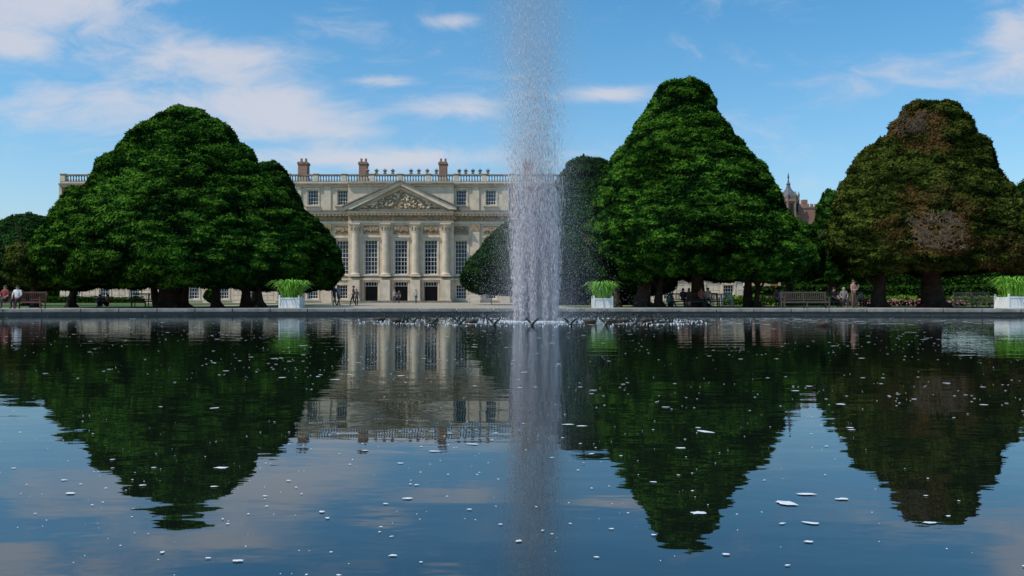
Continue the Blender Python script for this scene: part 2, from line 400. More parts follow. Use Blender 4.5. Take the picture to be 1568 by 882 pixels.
e=empty('yew_tree',(0,0,0)); D=53
crown(e,D,prof_from(D,[(163,246,298),(168,235,312),(180,222,328),(195,206,344),(212,186,362),(235,165,384),(258,142,401),(285,110,424),(310,85,442),(340,68,458),(365,54,464),(395,44,470),(422,56,466)],438),1,120000,G1,df=0.85,amp=0.60,psize=1.9)
crown(e,50.5,prof_from(50.5,[(283,372,412),(300,350,438),(330,332,458),(365,322,470),(400,320,474),(422,330,468)],436),21,34000,G1,df=0.6,amp=0.45,psize=1.6,NU=150,NV=90)
crown(e,50.0,prof_from(50.0,[(318,196,262),(340,165,300),(370,150,322),(400,148,326),(418,160,318)],430),22,24000,G1,df=0.55,amp=0.4,psize=1.6,NU=140,NV=80)
trunks(e,D,[(268,32,330,0),(104,12,400,12),(338,13,390,-10),(376,15,400,-8),(405,10,400,-6),(248,11,380,-15),(286,13,380,10)],D)
e=empty('yew_tree',(0,0,0)); D=66
crown(e,D,prof_from(D,[(246,400,428),(256,385,440),(285,368,452),(320,355,468),(355,345,505),(385,340,524),(415,345,527),(430,360,520)],441),2,52000,G2,amp=0.45,psize=1.7)
trunks(e,D,[(440,18,400,0),(395,14,400,4)],D)
e=empty('yew_tree',(0,0,0)); D=64
crown(e,D,prof_from(D,[(325,25,60),(335,0,85),(360,-40,120),(395,-60,135),(425,-55,140)],440),3,28000,GB,amp=0.4)
trunks(e,D,[(40,18,400,0)],D)
e=empty('yew_tree',(0,0,0)); D=50
crown(e,D,prof_from(D,[(372,20,70),(385,8,90),(410,2,98),(428,8,95)],436),4,16000,G3,amp=0.4,NU=110,NV=70)
trunks(e,D,[(52,10,410,0)],D)
e=empty('yew_tree',(0,0,0)); D=76
crown(e,D,prof_from(D,[(237,880,918),(246,866,935),(275,848,955),(305,822,975),(335,778,1000),(365,742,1020),(395,716,1035),(425,704,1040),(440,710,1035)],449),5,52000,GB,amp=0.4,psize=1.8,lsize=.16)
trunks(e,D,[(880,26,420,0),(800,16,420,0),(960,16,420,0)],D)
e=empty('yew_tree',(0,0,0)); D=54
crown(e,D,prof_from(D,[(121,1016,1076),(127,1005,1089),(138,998,1096),(152,994,1101),(168,987,1108),(190,973,1126),(215,956,1143),(245,934,1163),(280,917,1186),(320,906,1210),(355,902,1235),(385,905,1250),(410,925,1248)],424),6,125000,G1,df=0.85,amp=0.42,psize=1.7)
crown(e,50.5,prof_from(50.5,[(338,1150,1190),(352,1120,1222),(380,1095,1248),(405,1092,1254),(418,1105,1245)],428),23,24000,G1,df=0.55,amp=0.4,psize=1.6,NU=140,NV=80)
trunks(e,D,[(1072,20,330,-5),(1148,14,390,-8),(1155,8,390,-2),(985,22,380,5),(1010,12,380,0),(945,10,400,3)],D)
e=empty('yew_tree',(0,0,0)); D=63
crown(e,D,prof_from(D,[(335,1195,1230),(350,1175,1248),(380,1165,1262),(405,1168,1266)],425),7,20000,G2,amp=0.4,NU=130,NV=80)
trunks(e,D,[(1215,14,400,0)],D)
e=empty('yew_tree',(0,0,0)); D=92
crown(e,D,prof_from(D,[(291,1264,1284),(298,1255,1294),(320,1245,1305),(360,1236,1320),(410,1230,1330)],430),8,16000,G2,amp=0.5,NU=120,NV=80,lsize=.22)
trunks(e,D,[(1275,14,400,0)],D)
e=empty('yew_tree',(0,0,0)); D=52
def PT(px,py,dd): return (X(px,dd),dd,Z(py,dd))
rows=[(156,1396,1459),(162,1382,1475),(180,1372,1488),(205,1356,1504),(232,1325,1523),(265,1298,1545),(300,1280,1572),(340,1270,1600),(375,1266,1618),(402,1275,1615)]
crown(e,D,prof_from(D,rows,416),9,115000,G3,df=0.85,amp=0.45,psize=1.6,
  patches=[(PT(1400,185,50),(1.9,3.0,1.3),'bare'),(PT(1438,345,46),(2.1,3.0,1.9),'bare'),(PT(1290,395,46),(1.6,4,1.0),'brown'),(PT(1430,225,49),(1.3,4,.8),'brown'),(PT(1560,395,47),(2.2,4,1.3),'brown')])
trunks(e,D,[(1436,30,330,-5),(1355,20,380,6)],D)
b=MB()
def twigs(c,rx,rz,n,lmax,upb,sl,seed):
    cx,cy,cz=c; k=0
    while k<n:
        g=Vector((random.gauss(0,1)*rx,0,random.gauss(0,1)*rz))
        if abs(g.x)>2.1*rx or abs(g.z)>1.9*rz: continue
        if noise.noise(Vector((g.x*1.5,seed,g.z*1.5)))<random.uniform(-.35,.2): continue
        k+=1
        p=Vector((cx+g.x,cy+sl*g.z+random.uniform(-.05,.35),cz+g.z))
        d=Vector((random.gauss(0,0.7),-0.3,random.gauss(upb,0.6))).normalized()
        l=random.uniform(0.2,lmax); p=p-d*l*0.5
        b.tube([p,p+d*l*0.5,p+d*l+Vector((random.gauss(0,.05),0,-.04))],[0.016,0.011,0.005],4)
        for q in range(3):
            s=p+d*l*random.uniform(0.2,0.95); dd=(d+Vector((random.gauss(0,.8),random.gauss(0,.5),random.gauss(0,.8)))).normalized()
            b.tube([s,s+dd*l*0.4],[0.010,0.005],4)
twigs(PT(1408,190,50.0),0.70,0.42,190,0.55,0.6,0.35,1.5)
twigs(PT(1440,352,45.3),0.80,0.60,300,0.60,-0.2,0.35,4.5)
b.obj('bare_twigs',[M_twig],e)
e=empty('yew_tree',(0,0,0)); D=70
crown(e,D,prof_from(D,[(275,1568,1600),(290,1545,1640),(340,1530,1680),(400,1520,1700)],430),10,16000,G2,amp=0.5,NU=120,NV=80)
trunks(e,D,[(1610,18,400,0)],D)

def hedge(name,x0,x1,y0,y1,h,n,pal,seed,rough=0.25,ls=0.2):
    NX=max(4,int((x1-x0)/0.5))
    xs=rng.uniform(x0,x1,n)
    hh=np.array([h*(1+rough*noise.noise(Vector((x*0.22,seed,0)))+rough*0.4*noise.noise(Vector((x*1.1,seed,3)))) for x in xs])
    zs=np.where(np.arange(n)<n//4,hh,rng.random(n)*hh); ys=np.where(np.arange(n)<n//4,rng.uniform(y0,y1,n),y0)
    pos=np.stack([xs,ys+rng.normal(size=n)*0.15,GZ+zs+rng.normal(size=n)*0.05],1)
    nd=rng.normal(size=(n,3))*0.8+np.array([0,-0.7,0.6]); nd/=np.linalg.norm(nd,axis=1,keepdims=True)
    tg=np.cross(nd,rng.normal(size=(n,3))); tg/=np.linalg.norm(tg,axis=1,keepdims=True); bt=np.cross(nd,tg)
    s=ls*(0.6+0.8*rng.random((n,1)))
    q=np.stack([pos-tg*s,pos+bt*s*.5,pos+tg*s,pos-bt*s*.5],1).reshape(-1,3)
    k=rng.random((n,1)); dark,mid,lite=[np.array(c) for c in pal]; c=dark+(lite-dark)*k*0.8
    e=empty(name)
    npmesh('leaves',q,np.arange(n*4).reshape(-1,4),[leafm],e,cols=np.repeat(c,4,axis=0))
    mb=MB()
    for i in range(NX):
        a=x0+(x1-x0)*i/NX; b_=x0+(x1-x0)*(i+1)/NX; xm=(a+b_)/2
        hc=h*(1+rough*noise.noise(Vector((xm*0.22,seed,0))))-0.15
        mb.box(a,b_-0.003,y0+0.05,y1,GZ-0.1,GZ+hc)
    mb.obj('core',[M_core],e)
hedge('distant_trees',48,140,132,140,6.0,26000,G2,3.3,0.5,0.45)
hedge('distant_trees',-150,-71,128,136,6.5,20000,G2,5.3,0.5,0.45)
GL=((0.03,0.08,0.01),(0.07,0.16,0.02),(0.16,0.30,0.03))
hedge('box_hedge',18,34,66,67,0.75,5000,GL,1.3,0.15,0.12)
hedge('box_hedge',37,60,66,67,0.75,6000,GL,2.3,0.15,0.12)
hedge('box_hedge',30,90,100,101.5,2.2,9000,G2,4.3,0.1,0.2)
hedge('box_hedge',-72,-52,110,111,0.8,4000,G2,6.3,0.2,0.12)
hedge('box_hedge',3,16,100,101.2,2.4,6000,GB,7.3,0.2,0.2)
FLW=((0.30,0.05,0.05),(0.45,0.2,0.2),(0.6,0.42,0.44))
hedge('flower_bed',26,36,62,63,0.45,900,FLW,8.3,0.3,0.07)
hedge('flower_bed',40,50,62,63,0.55,1500,GL,9.3,0.3,0.08)

# ------------------------------------------------------------ palace
PY=120.0; PX=X(615,PY)
pal=empty('palace',(PX,PY,GZ))
st=MB()
gls=MB(); sash=MB()
BAY=4.55; NBAY=11
def opening(cx,wd,z0,z1,nx,nz,door=False,surround=True,yoff=0.0):
    gy=0.38+yoff
    if not door:
        gls.box(cx-wd/2,cx+wd/2,gy,gy+0.05,z0,z1)
        t=0.045
        sash.box(cx-wd/2,cx-wd/2+0.09,gy-0.10,gy-0.01,z0,z1); sash.box(cx+wd/2-0.09,cx+wd/2,gy-0.10,gy-0.01,z0,z1)
        sash.box(cx-wd/2+0.09,cx+wd/2-0.09,gy-0.10,gy-0.01,z0,z0+0.12); sash.box(cx-wd/2+0.09,cx+wd/2-0.09,gy-0.10,gy-0.01,z1-0.12,z1)
        for i in range(1,nx):
            x=cx-wd/2+wd*i/nx; sash.box(x-t/2,x+t/2,gy-0.06,gy-0.015,z0+0.12,z1-0.12)
        for i in range(1,nz):
            z=z0+(z1-z0)*i/nz; tt=t*(1.6 if i==nz//2 else 1); sash.box(cx-wd/2+0.09,cx+wd/2-0.09,gy-0.075,gy-0.017,z-tt/2,z+tt/2)
    if surround:
        f=0.26; p=-0.10+yoff
        st.box(cx-wd/2-f,cx-wd/2-0.003,p,0.2+yoff,z0,z1,0); st.box(cx+wd/2+0.003,cx+wd/2+f,p,0.2+yoff,z0,z1,0)
        st.box(cx-wd/2-f-0.05,cx+wd/2+f+0.05,p-0.05,0.2+yoff,z1+0.003,z1+0.32,0)
        st.box(cx-wd/2-f-0.12,cx+wd/2+f+0.12,p-0.12,0.2+yoff,z0-0.22,z0-0.003,0)
HT=18.2
for k in range(-NBAY,NBAY+1):
    cx=k*BAY; ak=abs(k); yo=-0.9 if ak<=1 else 0.0
    mi=0 if ak<=3 else 3
    x0,x1=cx-BAY/2,cx+BAY/2
    if ak==1:
        if k==1: x1+=1.2
        else: x0-=1.2
    if k==2: x0+=1.2
    if k==-2: x1-=1.2
    if ak<=1: ops=[(0.05,3.1,2.1,'door'),(4.3,9.55,1.95,'w')]
    else: ops=[(0.55,2.75,1.6,'w'),(4.3,9.55,1.85,'w')]
    if ak>1: ops.append((14.95,17.3,1.6,'w'))
    z=-0.2
    for (a,b_,wd,ty) in ops:
        st.box(x0,x1,yo,0.7,z,a,mi if z>3 else 0)
        st.box(x0,cx-wd/2,yo,0.7,a,b_,mi if a>3.2 else 0); st.box(cx+wd/2,x1,yo,0.7,a,b_,mi if a>3.2 else 0)
        z=b_
        if ty=='w': opening(cx,wd,a,b_,4,(8 if b_-a>4 else 4),yoff=yo)
        else:
            st.box(cx-wd/2,cx+wd/2,0.45,0.5,a,b_,5)
            sash.box(cx-wd/2,cx+wd/2,yo+0.3,yo+0.36,b_-0.6,b_-0.52)
            for i in range(5): sash.box(cx-wd/2+wd*(i+.5)/5-0.03,cx-wd/2+wd*(i+.5)/5+0.03,yo+0.3,yo+0.35,b_-0.52,b_)
            st.box(cx-wd/2-0.3,cx-wd/2-0.003,yo-0.08,yo+0.2,0,b_,0); st.box(cx+wd/2+0.003,cx+wd/2+0.3,yo-0.08,yo+0.2,0,b_,0)
            st.box(cx-wd/2-0.3,cx+wd/2+0.3,yo-0.12,yo+0.2,b_+0.003,b_+0.35,0)
    st.box(x0,x1,yo,0.7,z,HT,mi)
    if ak<=3:
        st.box(cx-1.15,cx+1.15,yo-0.07,yo+0.1,10.45,11.75,2)
        for i in range(9):
            st.lathe(cx-1.0+0.25*i,yo-0.1,[(0.02,10.6+0.28*abs(math.sin(i*.8))),(0.16,10.8+0.28*abs(math.sin(i*.8))),(0.15,11.1+0.2*math.sin(i)),(0.02,11.4)],6,2)
    else:
        n=16
        pts=[(cx+1.0*math.cos(2*math.pi*i/n),11.1+0.95*math.sin(2*math.pi*i/n)) for i in range(n)]
        st.prism(pts,yo-0.10,yo+0.05,2)
        pts=[(cx+.62*math.cos(2*math.pi*i/n),11.1+0.6*math.sin(2*math.pi*i/n)) for i in range(n)]
        gls.prism(pts,yo-0.13,yo+0.04,0)
    st.box(cx-1.35,cx+1.35,yo-0.32,yo+0.1,9.9,10.08,0)
    for zc in (0.75,1.5,2.25,3.0):
        for (a,b_) in ((x0+0.05,cx-1.42),(cx+1.42,x1-0.05)):
            if b_>a: st.box(a,b_,yo-0.05,yo+0.05,zc-0.32,zc+0.32,0)
W=(NBAY+0.5)*BAY
def band(z0,z1,proj,mi=0):
    st.box(-W-0.1,-8.03,-proj,0.3,z0,z1,mi); st.box(8.03,W+0.1,-proj,0.3,z0,z1,mi)
    st.box(-8.03,8.03,-0.9-proj,0.3,z0,z1,mi)
band(3.45,3.70,0.28); band(3.70,3.95,0.14,1)
band(12.05,12.45,0.18); band(12.47,13.25,0.10,2); band(13.27,13.55,0.35); band(13.55,13.9,0.75); band(13.9,14.1,0.9,1)
band(17.75,18.0,0.3); band(18.0,18.25,0.5,1)
for i in range(int(2*W/0.55)):
    x=-W+0.55*i; yo=-0.9 if abs(x)<8 else 0
    st.box(x,x+0.22,yo-0.7,yo-0.3,13.30,13.547,0)
for i in range(int(2*W/0.7)):
    x=-W+0.7*i; yo=-0.9 if abs(x)<8 else 0
    st.lathe(x+0.3,yo-0.11,[(0.02,12.55),(0.17,12.7),(0.2,12.9),(0.1,13.1),(0.02,13.2)],6,2)
for cx in (-2.27,2.27,-6.85,6.85):
    yy=-1.25
    st.box(cx-0.75,cx+0.75,yy-0.75,-0.85,-0.2,3.44,0); st.box(cx-0.85,cx+0.85,yy-0.85,-0.85,-0.2,0.5,0)
    st.box(cx-0.80,cx+0.80,yy-0.8,-0.85,3.96,4.2,0)
    st.lathe(cx,yy,[(0.72,4.2),(0.74,4.35),(0.60,4.45),(0.56,4.6),(0.56,7.0),(0.48,10.6),(0.52,10.7),(0.5,10.75),(0.62,11.1),(0.58,11.15),(0.72,11.5),(0.66,11.55),(0.82,11.85)],16,0)
    for a in range(8):
        aa=a*math.pi/4; st.lathe(cx+0.62*math.cos(aa),yy+0.62*math.sin(aa),[(0.03,10.9),(0.13,11.3),(0.02,11.5)],5,2)
    st.box(cx-0.8,cx+0.8,yy-0.75,-0.85,11.85,12.04,0)
for cx in (-9.1-2.27,9.1+2.27,-15.9,15.9):
    st.box(cx-0.55,cx+0.55,-0.28,0.1,3.96,11.0,0); st.box(cx-0.65,cx+0.65,-0.36,0.1,11.0,12.04,2); st.box(cx-0.7,cx+0.7,-0.38,0.1,0,3.44,0)
    st.box(cx-0.5,cx+0.5,-0.2,0.1,14.1,17.74,0)
for k in range(4,NBAY+1):
    for s in (-1,1):
        x=s*(k+0.5)*BAY; st.box(x-0.22,x+0.22,-0.12,0.1,14.1,17.74,0)
for s in (-1,1):
    for i in range(22): 
        wd=0.55 if i%2 else 0.85; x=s*W
        st.box(min(x,x-s*wd),max(x,x-s*wd),-0.08,0.2,3.96+i*0.36,3.96+i*0.36+0.33,0)
st.prism([(-7.5,14.1),(7.5,14.1),(0,17.7)],-1.2,-0.1,0)
st.prism([(-6.2,14.25),(6.2,14.25),(0,17.15)],-1.28,-1.21,2)
for s in (-1,1):
    pts=[(s*8.5,14.1),(s*8.5,14.45),(0,18.35),(0,17.75),(s*7.4,14.1)]
    if s==-1: pts=pts[::-1]
    st.prism(pts,-2.0+(0.003 if s==1 else 0),-0.1,0)
    pts=[(s*8.7,14.45),(s*8.7,14.62),(0,18.55),(0,18.36)]
    if s==-1: pts=pts[::-1]
    st.prism(pts,-2.2+(0.003 if s==1 else 0),-0.1,1)
random.seed(3)
for i in range(150):
    x=random.uniform(-5.6,5.6); zm=14.35+(1-abs(x)/6.2)*2.5; z=random.uniform(14.4,max(14.5,zm)); r=random.uniform(0.10,0.26)
    st.lathe(x,-1.33,[(0.02,z-r),(r,z-r*.4),(r,z+r*.4),(0.02,z+r)],6,random.choice((0,2,0)))
st.box(-W,W,-0.25,0.45,18.25,18.55,0); st.box(-W,W,-0.22,0.32,19.45,19.68,1)
x=-W
i=0
while x<W:
    if i%9==0: st.box(x,x+0.75,-0.28,0.40,18.55,19.45,0); st.box(x-0.06,x+0.81,-0.33,0.45,19.68,19.8,0); x+=0.95
    else:
        st.lathe(x+0.12,0.05,[(0.07,18.55),(0.13,18.8),(0.06,19.1),(0.10,19.45)],6,1); x+=0.42
    i+=1
for cx in (-5.3,-3.9,-2.6,-1.4,1.4,2.6,3.9,5.3,8.8,9.8,10.9,12.0,13.2):
    st.box(cx-0.22,cx+0.22,-0.15,0.3,19.8,19.95,1)
    st.lathe(cx,0.05,[(0.12,19.95),(0.10,20.0),(0.32,20.2),(0.34,20.32),(0.2,20.42),(0.12,20.5),(0.03,20.6)],8,1)
st.box(-W+0.02,W-0.02,0.7,16,-0.2,18.2,3); st.box(-W+0.5,W-0.5,0.9,15.5,18.2,18.8,4)
for (px,wd) in ((457,1.4),(551,1.2),(676,1.2),(809,1.4),(905,1.3),(300,1.4),(200,1.4),(1010,1.4)):
    cx=(px-615)/10.0
    st.box(cx-wd/2,cx+wd/2,2.0,3.6,18.6,21.6,3); st.box(cx-wd/2-0.12,cx+wd/2+0.12,1.9,3.7,21.6,21.85,1); st.box(cx-wd/2-0.05,cx+wd/2+0.05,1.95,3.65,21.85,22.0,3)
    st.box(cx-wd/2-0.15,cx+wd/2+0.15,1.85,3.75,18.6,19.6,0)
    for q in (-0.35,0.35): st.lathe(cx+q,2.8,[(0.2,22.0),(0.17,22.5),(0.2,22.6)],8,3)
for i in range(3): st.box(-7.5-0.3*i,7.5+0.3*i,-2.6-0.35*i,-2.25-0.35*i,-0.2,0.30-0.1*i,1)
st.obj('walls',[M_stone,M_stone2,M_relief,M_brick,M_lead,M_dark],pal); gls.obj('window_glass',[M_glass],pal); sash.obj('window_sashes',[M_white],pal)

D=150
tw=empty('brick_gatehouse',(X(1208,D),D,GZ)); b=MB()
b.box(-3,7.0,1.5,14,-0.2,17.3,0); b.box(-3.1,7.1,1.4,1.75,17.3,17.6,1)
b.box(1.4,6.8,0.6,1.45,-0.2,18.0,0); b.box(1.3,6.9,0.5,1.5,18.0,18.35,1)
for i in range(7): b.box(1.4+0.8*i,1.85+0.8*i,0.7,1.2,18.35,18.9,0)
b.box(3.8,4.8,3,4,17.6,20.0,0)
b.lathe(0,0,[(1.9,-0.2),(1.9,16.0),(2.1,16.1),(2.1,16.5),(1.7,16.6),(1.7,19.0),(1.95,19.1),(1.95,19.5),(1.75,19.55)],8,0)
b.lathe(0,0,[(1.75,19.55),(1.7,20.1),(1.35,20.8),(0.8,21.3),(0.45,21.8),(0.3,22.4)],8,2)
b.lathe(0,0,[(0.3,22.4),(0.42,22.6),(0.2,22.9),(0.08,23.6),(0.2,23.8),(0.03,24.8)],8,2)
for i in range(8):
    a=2*math.pi*(i+0.5)/8; xx,yy=1.85*math.cos(a),1.85*math.sin(a)
    b.lathe(xx,yy,[(0.16,16.6),(0.16,20.2),(0.24,20.3),(0.02,21.1)],6,1)
    a=2*math.pi*i/8; b.box(1.56*math.cos(a)-0.22,1.56*math.cos(a)+0.22,1.56*math.sin(a)-0.22,1.56*math.sin(a)+0.22,17.1,18.7,3)
b.obj('turret',[M_brick,M_stone2,M_lead,M_dark],tw)

# ------------------------------------------------------------ fountain
ft=empty('fountain',(FX,FY,0))
m=bpy.data.materials.new('water_droplets'); m.use_nodes=True; nt=m.node_tree; nt.nodes.clear(); L=nt.links.new
o=N('ShaderNodeOutputMaterial'); d=N('ShaderNodeBsdfDiffuse'); d.inputs[0].default_value=(0.98,0.95,0.98,1)
t=N('ShaderNodeBsdfTranslucent'); t.inputs[0].default_value=(0.98,0.95,0.98,1)
a=N('ShaderNodeMixShader'); a.inputs[0].default_value=0.42; L(d.outputs[0],a.inputs[1]); L(t.outputs[0],a.inputs[2]); L(a.outputs[0],o.inputs['Surface'])
M_drop=m
def spindles(name,pos,length,rad,mat_):
    n=len(pos); Lh=length[:,None]/2
    z=np.array([0,0,1.0]); tilt=rng.normal(size=(n,3))*0.04; ax=z+tilt
    v0=pos-ax*Lh; v5=pos+ax*Lh
    ring_=[pos+np.stack([np.cos(a)*rad,np.sin(a)*rad,0*rad],1) for a in (0,2.094,4.189)]
    V=np.stack([v0]+ring_+[v5],1).reshape(-1,3); base=np.arange(n)[:,None]*5
    T=np.concatenate([base+np.array(t) for t in ((0,2,1),(0,3,2),(0,1,3),(4,1,2),(4,2,3),(4,3,1))],0)
    return npmesh(name,V,T,[mat_],ft)
n=30000; zc=np.minimum(rng.exponential(2.7,n),13.5)
sub=rng.integers(0,9,n); sxo=np.array([-.70,-.50,-.30,-.1,.05,.2,.38,.56,.74])[sub]; syo=np.array([.1,-.2,.15,-.25,0,.2,-.15,.1,-.1])[sub]
sprd=0.05+0.03*zc
pos=np.stack([sxo+rng.normal(size=n)*sprd-0.012*zc,syo+rng.normal(size=n)*sprd,zc+0.02],1)
spindles('water_jets',pos,rng.uniform(0.10,0.40,n),rng.uniform(0.004,0.010,n),M_drop)
n=52000; zc=rng.random(n)*15.0; ww=0.44+0.038*zc
pos=np.stack([rng.normal(size=n)*ww-0.02*zc,rng.normal(size=n)*ww,zc+0.02],1)
kp=np.array([noise.noise(Vector((p[0]*1.3,p[1]*1.3,p[2]*0.35)))>-0.35 for p in pos]); pos=pos[kp]; n=len(pos)
spindles('spray_column',pos,rng.uniform(0.02,0.07,n),rng.uniform(0.0022,0.0042,n),M_drop)
n=11000; zc=rng.random(n)**1.2*6.0; side=np.where(rng.random(n)<0.62,1,-1)
pos=np.stack([side*(0.5+np.abs(rng.normal(size=n))*np.where(side>0,1.1,0.9)*(1.2-zc*0.13)),rng.normal(size=n)*0.9,zc+0.02],1)
spindles('blown_drops',pos,rng.uniform(0.012,0.035,n),rng.uniform(0.004,0.007,n),M_drop)
vmn=bpy.data.materials.new('spray_mist'); vmn.use_nodes=True; nt=vmn.node_tree; nt.nodes.clear(); L=nt.links.new
o=N('ShaderNodeOutputMaterial'); vs_=N('ShaderNodeVolumeScatter'); vs_.inputs['Color'].default_value=(1.0,0.96,1.0,1); vs_.inputs['Anisotropy'].default_value=-0.45
tcc=N('ShaderNodeTexCoord'); s3=N('ShaderNodeSeparateXYZ'); L(tcc.outputs['Object'],s3.inputs[0])
xx,yy,zz_=s3.outputs
def gauss(cx,wx,amp):
    a1=MA('DIVIDE',MA('SUBTRACT',xx,cx),wx); a2=MA('DIVIDE',yy,wx)
    q=MA('ADD',MA('MULTIPLY',a1,a1),MA('MULTIPLY',a2,a2))
    return MA('MULTIPLY',MA('EXPONENT',MA('MULTIPLY',q,-1.0)),amp)
wz=MA('ADD',0.80,MA('MULTIPLY',zz_,0.045))
ampz=MA('ADD',0.19,MA('MULTIPLY',MA('EXPONENT',MA('MULTIPLY',zz_,-0.5)),0.10))
g1=gauss(MA('MULTIPLY',zz_,-0.02),wz,ampz)
g2=gauss(0.35,1.6,MA('MULTIPLY',MA('EXPONENT',MA('MULTIPLY',zz_,-0.28)),0.07))
nn_=N('ShaderNodeTexNoise'); nn_.inputs['Scale'].default_value=1.6; nn_.inputs['Detail'].default_value=2
mpn=N('ShaderNodeMapping'); mpn.inputs['Scale'].default_value=(1.4,1.4,0.35); L(tcc.outputs['Object'],mpn.inputs['Vector']); L(mpn.outputs[0],nn_.inputs['Vector'])
nf=MA('MAXIMUM',MA('MULTIPLY',MA('SUBTRACT',nn_.outputs['Fac'],0.25),3.6),0.1)
dens=MA('MULTIPLY',MA('ADD',g1,g2),nf)
L(dens,vs_.inputs['Density']); L(vs_.outputs[0],o.inputs['Volume'])
b=MB(); b.lathe(0,0,[(2.8,0.01),(2.8,5.0),(2.3,8.0),(2.3,14.5)],20)
b.obj('spray_mist',[vmn],ft)
b=MB()
for i in range(26):
    a=2*math.pi*i/26+0.07; x,y=5.1*math.cos(a),5.1*math.sin(a)
    b.lathe(x,y,[(0.06,-0.2),(0.06,0.04),(0.09,0.06),(0.05,0.12)],6)
    for s in (-1,1):
        b.tube([(x,y,0.05),(x+s*0.10,y,0.15),(x+s*0.22,y,0.25)],[0.04,0.035,0.02],5)
b.obj('nozzle_ring',[M_brass],ft)
M_foam=mat('water_foam',(0.72,0.74,0.74),0.6,0.15,20)
b=MB()
random.seed(11)
def fleck(x,y,r,el_=1.6,z=0.004,n=9):
    if ((x/PA)**2+((y-PCY)/PB)**2)>0.985: return
    k=len(b.v); ang=random.gauss(0,0.35)
    b.v.append((x,y,z+0.002))
    for i in range(n):
        a=2*math.pi*i/n; rr=r*random.uniform(0.55,1.15); dx=rr*el_*math.cos(a); dy_=rr*math.sin(a)
        b.v.append((x+dx*math.cos(ang)-dy_*math.sin(ang),y+dx*math.sin(ang)+dy_*math.cos(ang),z))
    for i in range(n): b.f.append((k,k+1+i,k+1+(i+1)%n)); b.m.append(0)
for i in range(5200):
    y=1.6+40*random.random()**1.5; x=random.uniform(-0.72,0.72)*(y+1)
    if noise.noise(Vector((x*0.25,y*0.35,2)))<random.uniform(-0.40,0.40): continue
    r=min(0.04,0.0026*math.exp(random.gauss(0,0.8))*(1+(y>6)*1.3+(y>14)*1.2))
    fleck(x,y,r,random.uniform(1.0,2.4))
for i in range(420):
    x=random.gauss(3.0,6.5); y=random.uniform(26,35); fleck(x,y,random.uniform(0.02,0.09),random.uniform(1.5,4.0))
for (px,py,wp) in ((1203,770,56),(1069,785,40),(624,763,22),(602,850,20),(366,858,22),(1236,829,22),(110,755,24),(1041,686,26),(794,828,20),(1110,848,20),(1204,865,12),(1420,800,30),(870,650,26),(1000,738,14),(1068,655,14),(330,625,20),(520,880,12),(1300,655,16),(410,775,10),(330,745,18),(905,695,16),(220,743,16),(560,690,14),(1450,790,14),(100,735,14)):
    D_=CAMH*F/(py-HZ); fleck(X(px,D_),D_,wp/F*D_/2*0.42,1.8,n=13)
b.obj('floating_foam',[M_foam])
b=MB()
for i in range(1700):
    u_=random.random(); a=random.uniform(0,6.283); r=abs(random.gauss(0,0.9)) if u_<0.65 else (abs(random.gauss(0,3.0)) if u_<.85 else random.gauss(5.2,0.4))
    x=r*math.cos(a)*1.15; y=r*math.sin(a); s=random.uniform(0.006,0.025)
    b.lathe(x,y,[(s,0.0),(s*0.8,s*0.5),(s*0.2,s*random.uniform(0.8,2.4))],5)
b.obj('splash',[M_foam],ft)

# ducks resting round the jets
M_duck=mat('duck_plumage',(0.09,0.06,0.04),0.8,col2=(0.03,0.02,0.015),nscale=12)
M_duckh=mat('duck_head',(0.015,0.03,0.02),0.5,0.3,10); M_bill=mat('duck_bill',(0.35,0.22,0.03),0.5,0.2,10)
def duck(px,D,head):
    b=MB()
    b.tube([(-.30,0,.13),(-.22,0,.085),(-.12,0,.07),(.02,0,.065),(.12,0,.075),(.19,0,.11)],[.015,.055,.095,.105,.085,.04],9)      # trunk, tail up
    for s in (-1,1): b.tube([(.08,s*.075,.09),(-.08,s*.095,.10),(-.22,s*.045,.13)],[.03,.05,.012],6)    # folded wings
    b.tube([(.15,0,.09),(.185,0,.16),(.19,0,.22)],[.055,.034,.032],7,1)                                # neck
    b.tube([(.155,0,.235),(.185,0,.25),(.225,0,.245),(.25,0,.235)],[.022,.042,.036,.018],8,1)         # head
    b.tube([(.245,0,.235),(.28,0,.228),(.305,0,.226)],[.017,.014,.010],6,2)
    o=b.obj('duck',[M_duck,M_duckh,M_bill],smooth=True); o.location=(X(px,D),D,-0.02); o.rotation_euler[2]=head
for (px,D,hd) in ((905,27.5,0.3),(934,28,2.8),(956,28.6,0.2),(984,29,3.0),(1001,29.5,-.3),(720,27.5,2.9),(610,29,0.1),(660,28.2,3.3),(582,30.5,0.4),(1262,24.5,0.0)):
    duck(px,D,hd)

# ------------------------------------------------------------ benches, planters
def bench(px,D,width,m,rot=0.0):
    b=MB(); w2=width/2
    for x in (-w2,0-0.03,w2-0.07):
        b.box(x,x+0.07,-0.28,-0.21,0,0.62 if x!=-0.03 else 0.42)
        b.tube([(x+0.035,0.22,0),(x+0.035,0.24,0.42),(x+0.035,0.34,0.95)],[0.045,0.045,0.04],4)
        b.box(x+0.01,x+0.06,-0.21,0.2,0.33,0.40)
    for x in (-w2-0.01,w2-0.08): b.box(x,x+0.09,-0.32,0.30,0.622,0.66)
    for i in range(5): b.box(-w2+0.072,w2-0.072,-0.28+0.1*i,-0.20+0.1*i,0.422,0.447)
    b.box(-w2+0.07,w2-0.07,-0.285,-0.25,0.33,0.41)
    b.box(-w2,w2,0.30,0.35,0.88,0.97); b.box(-w2+.07,w2-.07,0.24,0.28,0.50,0.56)
    n=int(width/0.11)
    for i in range(n):
        x=-w2+0.1+(width-0.2)*i/(n-1); b.tube([(x,0.26,0.55),(x,0.32,0.9)],[0.022,0.022],4)
    o=b.obj('park_bench',[m]); o.location=(X(px,D),D,GZ); o.rotation_euler[2]=rot; return o
